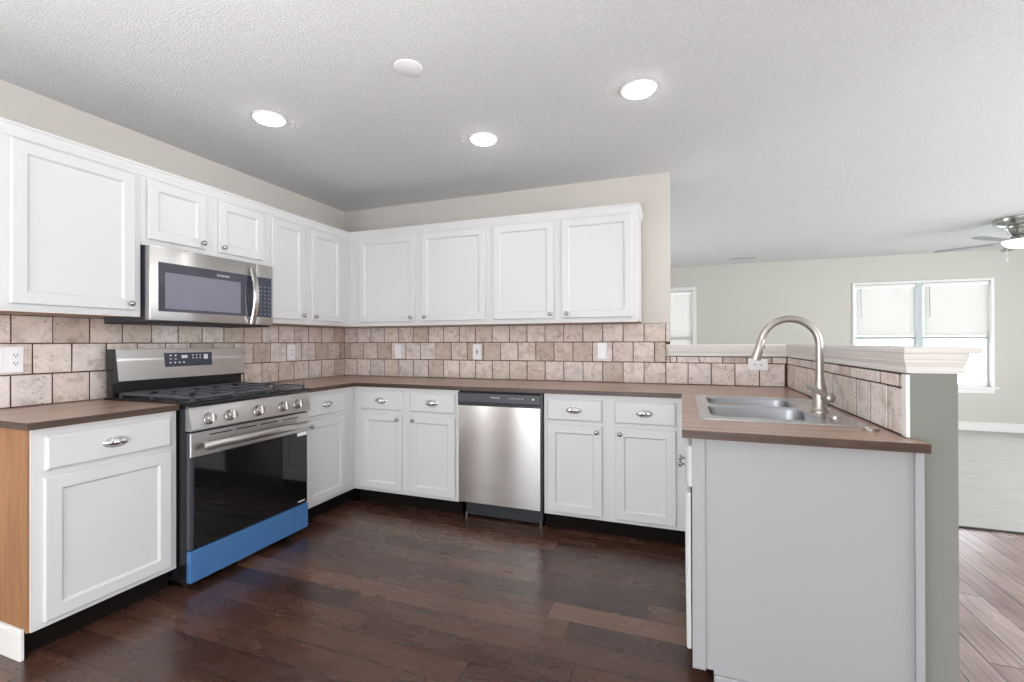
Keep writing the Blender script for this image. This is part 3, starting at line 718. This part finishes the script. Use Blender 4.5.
text_mesh('FRIGIDAIRE', .013, lambda a, u_, o: (1.785 + a, -.6422 - o, .845 + u_), 'print', cs)
for i in range(5): obj('button', MB(BACK).box((1.885 + i * .022, .6422, .842), (1.897 + i * .022, .6426, .846)), 'print', cs)
obj('button', MB(BACK).box((2.045, .6422, .838), (2.058, .6426, .848)), 'print', cs)
obj('kick_plate', MB(BACK).box((DX0 + .03, .10, .012), (DX1 - .02, .560, .108)), mat('dishwasher kick plate', (.018, .022, .028), .45), t)
for x in (DX0 + .04, DX1 - .03): obj('foot', MB().lathe((x, -.572, 0), (0, 0, 1), [(.012, 0), (.012, .008), (.006, .010), (.006, .026), (.009, .028), (.009, .036)], 10), 'knobmetal', t, 40)

# ================================================================== OUTLETS
def outlet(F, u, z, w, h, label, kind, d=.0105, gangs=1, horiz=False):
    t = thing('wall_outlet' if kind != 'switch' else 'light_switch', label, 'outlet' if kind != 'switch' else 'switch', F(u, d, z - h / 2))
    mb = MB(F); mb.rects([(u - w / 2, u + w / 2, z - h / 2, z + h / 2, d), (u - w / 2, u + w / 2, z - h / 2, z + h / 2, d + .003), (u - w / 2 + .003, u + w / 2 - .003, z - h / 2 + .003, z + h / 2 - .003, d + .006)])
    obj('plate', mb, 'plastic', t)
    us = [u] if gangs == 1 else [u - w / 4, u + w / 4]
    for i, uu in enumerate(us):
        if kind == 'switch' or (kind == 'mixed' and i == 0):
            mb = MB(F); mb.box((uu - .016, d + .0062, z - .033), (uu + .016, d + .009, z + .033), .001); obj('rocker', mb, 'plastic', t)
            continue
        if horiz: mb = MB(F); mb.box((uu - .033, d + .0062, z - .016), (uu + .033, d + .009, z + .016), .001)
        else: mb = MB(F); mb.box((uu - .016, d + .0062, z - .033), (uu + .016, d + .009, z + .033), .001)
        fc = obj('receptacle', mb, 'plastic', t)
        for sgn in (-1, 1):
            sm = MB(F)
            if horiz: cs_ = [(uu + sgn * .019, z)]; 
            else: cs_ = [(uu, z + sgn * .019)]
            for a, b in cs_:
                for du, dz, ww, hh in ((-.006, .003, .0016, .007), (.006, .003, .0016, .006), (0, -.007, .003, .003)):
                    if horiz: du, dz, ww, hh = dz, du, hh, ww
                    sm.box((a + du - ww, d + .0092, b + dz - hh / 1.6), (a + du + ww, d + .0096, b + dz + hh / 1.6))
            obj('slots', sm, 'slot', fc)
        if kind == 'gfci': obj('button', MB(F).box((uu - .008, d + .0092, z - .007), (uu + .008, d + .0100, z + .007)), 'slot', fc)
outlet(LEFT, -2.300, 1.141, .122, .122, 'white double wall plate with outlet left of the stove', 'mixed', gangs=2)
outlet(LEFT, -.636, 1.140, .078, .125, 'white outlet on the left wall tiles right of the stove', 'outlet')
outlet(BACK, .598, 1.137, .070, .126, 'white blank-looking switch plate on the back wall nearest the corner', 'switch')
outlet(BACK, 1.366, 1.137, .078, .128, 'white outlet with dark center buttons above the dishwasher', 'gfci')
outlet(BACK, 2.396, 1.150, .070, .126, 'white switch plate on back wall tiles near the cabinet end', 'switch')
outlet(BACK, 3.440, 1.062, .118, .076, 'white sideways outlet on half wall tiles behind the faucet head', 'outlet', horiz=True)

# ================================================================== CEILING FIXTURES
def downlight(x, y, label, r=.075):
    t = thing('recessed_light', label, 'ceiling light', (x, y, CEIL - .012), 'recessed ceiling lights in the kitchen')
    obj('trim_ring', MB().lathe((x, y, CEIL - .0005), (0, 0, -1), [(r + .012, 0), (r + .010, .006), (r, .008), (r - .002, .006), (r - .002, 0)], 36), 'trim', t, 40)
    obj('lens', MB().lathe((x, y, CEIL - .0062), (0, 0, -1), [(r - .003, 0), (r - .004, .0065), (r - .014, .011), (r - .04, .014), (0, .015)], 36), 'lamp', t, 60)
downlight(.856, -1.603, 'round lit recessed light nearest the left wall')
downlight(1.845, -.963, 'round lit recessed light nearest the back wall, middle of three')
downlight(2.765, -1.195, 'round lit recessed light nearest the peninsula')
t = thing('ceiling_cover', 'flat round white unlit cover plate on the kitchen ceiling', 'ceiling cover', (1.82, -1.733, CEIL - .008))
obj('plate', MB().lathe((1.82, -1.733, CEIL - .0005), (0, 0, -1), [(.064, 0), (.064, .004), (.060, .007), (0, .0085)], 36), mat('cover plate', (.78, .78, .78), .6), t, 40)
obj('screw', MB().lathe((1.82, -1.733, CEIL - .0092), (0, 0, -1), [(.003, 0), (.003, .001), (0, .0015)], 8), 'trim', t)
t = thing('ceiling_vent', 'narrow grey slot vent in the living room ceiling', 'vent', (3.80, 3.96, CEIL - .006))
obj('frame', MB().box((3.60, 3.90, CEIL - .006), (4.01, 4.02, CEIL - .0005), .002), 'ceiling', t)
mb = MB()
for i in range(4): mb.box((3.63, 3.915 + i * .025, CEIL - .0068), (3.98, 3.928 + i * .025, CEIL - .0062))
obj('slots', mb, 'grate_grey', t)

# ------------------------------------------------------------------ ceiling fan
CX, CY = 6.13, 2.55
t = thing('ceiling_fan', 'nickel ceiling fan with grey blades and a lit bowl lamp', 'ceiling fan', (CX, CY, 2.12))
obj('housing', MB().lathe((CX, CY, CEIL - .0005), (0, 0, -1), [(.195, 0), (.20, .01), (.195, .03), (.185, .055), (.155, .075), (.13, .085), (.125, .10), (.10, .115), (.085, .15), (.06, .165), (0, .166)], 36), 'fanmetal', t, 40)
lk = obj('light_kit', MB().lathe((CX, CY, 2.2735), (0, 0, -1), [(.055, 0), (.075, .02), (.125, .045), (.135, .055), (0, .056)], 32), 'fanmetal', t, 40)
obj('lamp_bowl', MB().lathe((CX, CY, 2.2165), (0, 0, -1), [(.133, 0), (.128, .02), (.105, .048), (.065, .068), (.02, .076), (0, .077)], 32), 'lampfan', lk, 60)
for k in range(5):
    a = R(144 + 72 * k); e = Vector((math.cos(a), math.sin(a), 0)); f = Vector((-math.sin(a), math.cos(a), 0)); zb = 2.205
    P = lambda r, w, h: tuple(Vector((CX, CY, zb)) + e * r + f * w + Vector((0, 0, h)))
    mb = MB(); out = [(.19, .038), (.30, .048), (.45, .054), (.58, .054), (.64, .04), (.66, .0)]
    lo_ = [P(r, w, 0) for r, w in out] + [P(r, -w, 0) for r, w in out[::-1][1:]]
    hi_ = [P(r, w, .006) for r, w in out] + [P(r, -w, .006) for r, w in out[::-1][1:]]
    mb.loft([lo_, hi_]); bl = obj('blade', mb, 'blade', t)
    mb = MB(); mb.loft([[P(.09, w, h) for w, h in ((-.012, .0), (.012, 0), (.012, .05), (-.012, .05))], [P(.15, w, h) for w, h in ((-.014, .0065), (.014, .0065), (.014, .018), (-.014, .018))], [P(.25, w, h) for w, h in ((-.03, .0065), (.03, .0065), (.03, .010), (-.03, .010))]])
    obj('blade_bracket', mb, 'fanmetal', bl)
ch = obj('pull_chain', MB().tube([(CX - .135, CY - .06, 2.225), (CX - .135, CY - .06, 2.03)], .0025, 6), 'trim', t)
obj('pull', MB().lathe((CX - .135, CY - .06, 2.0), (0, 0, 1), [(.004, 0), (.009, .008), (.009, .02), (.003, .03)], 10), 'trim', ch, 50)
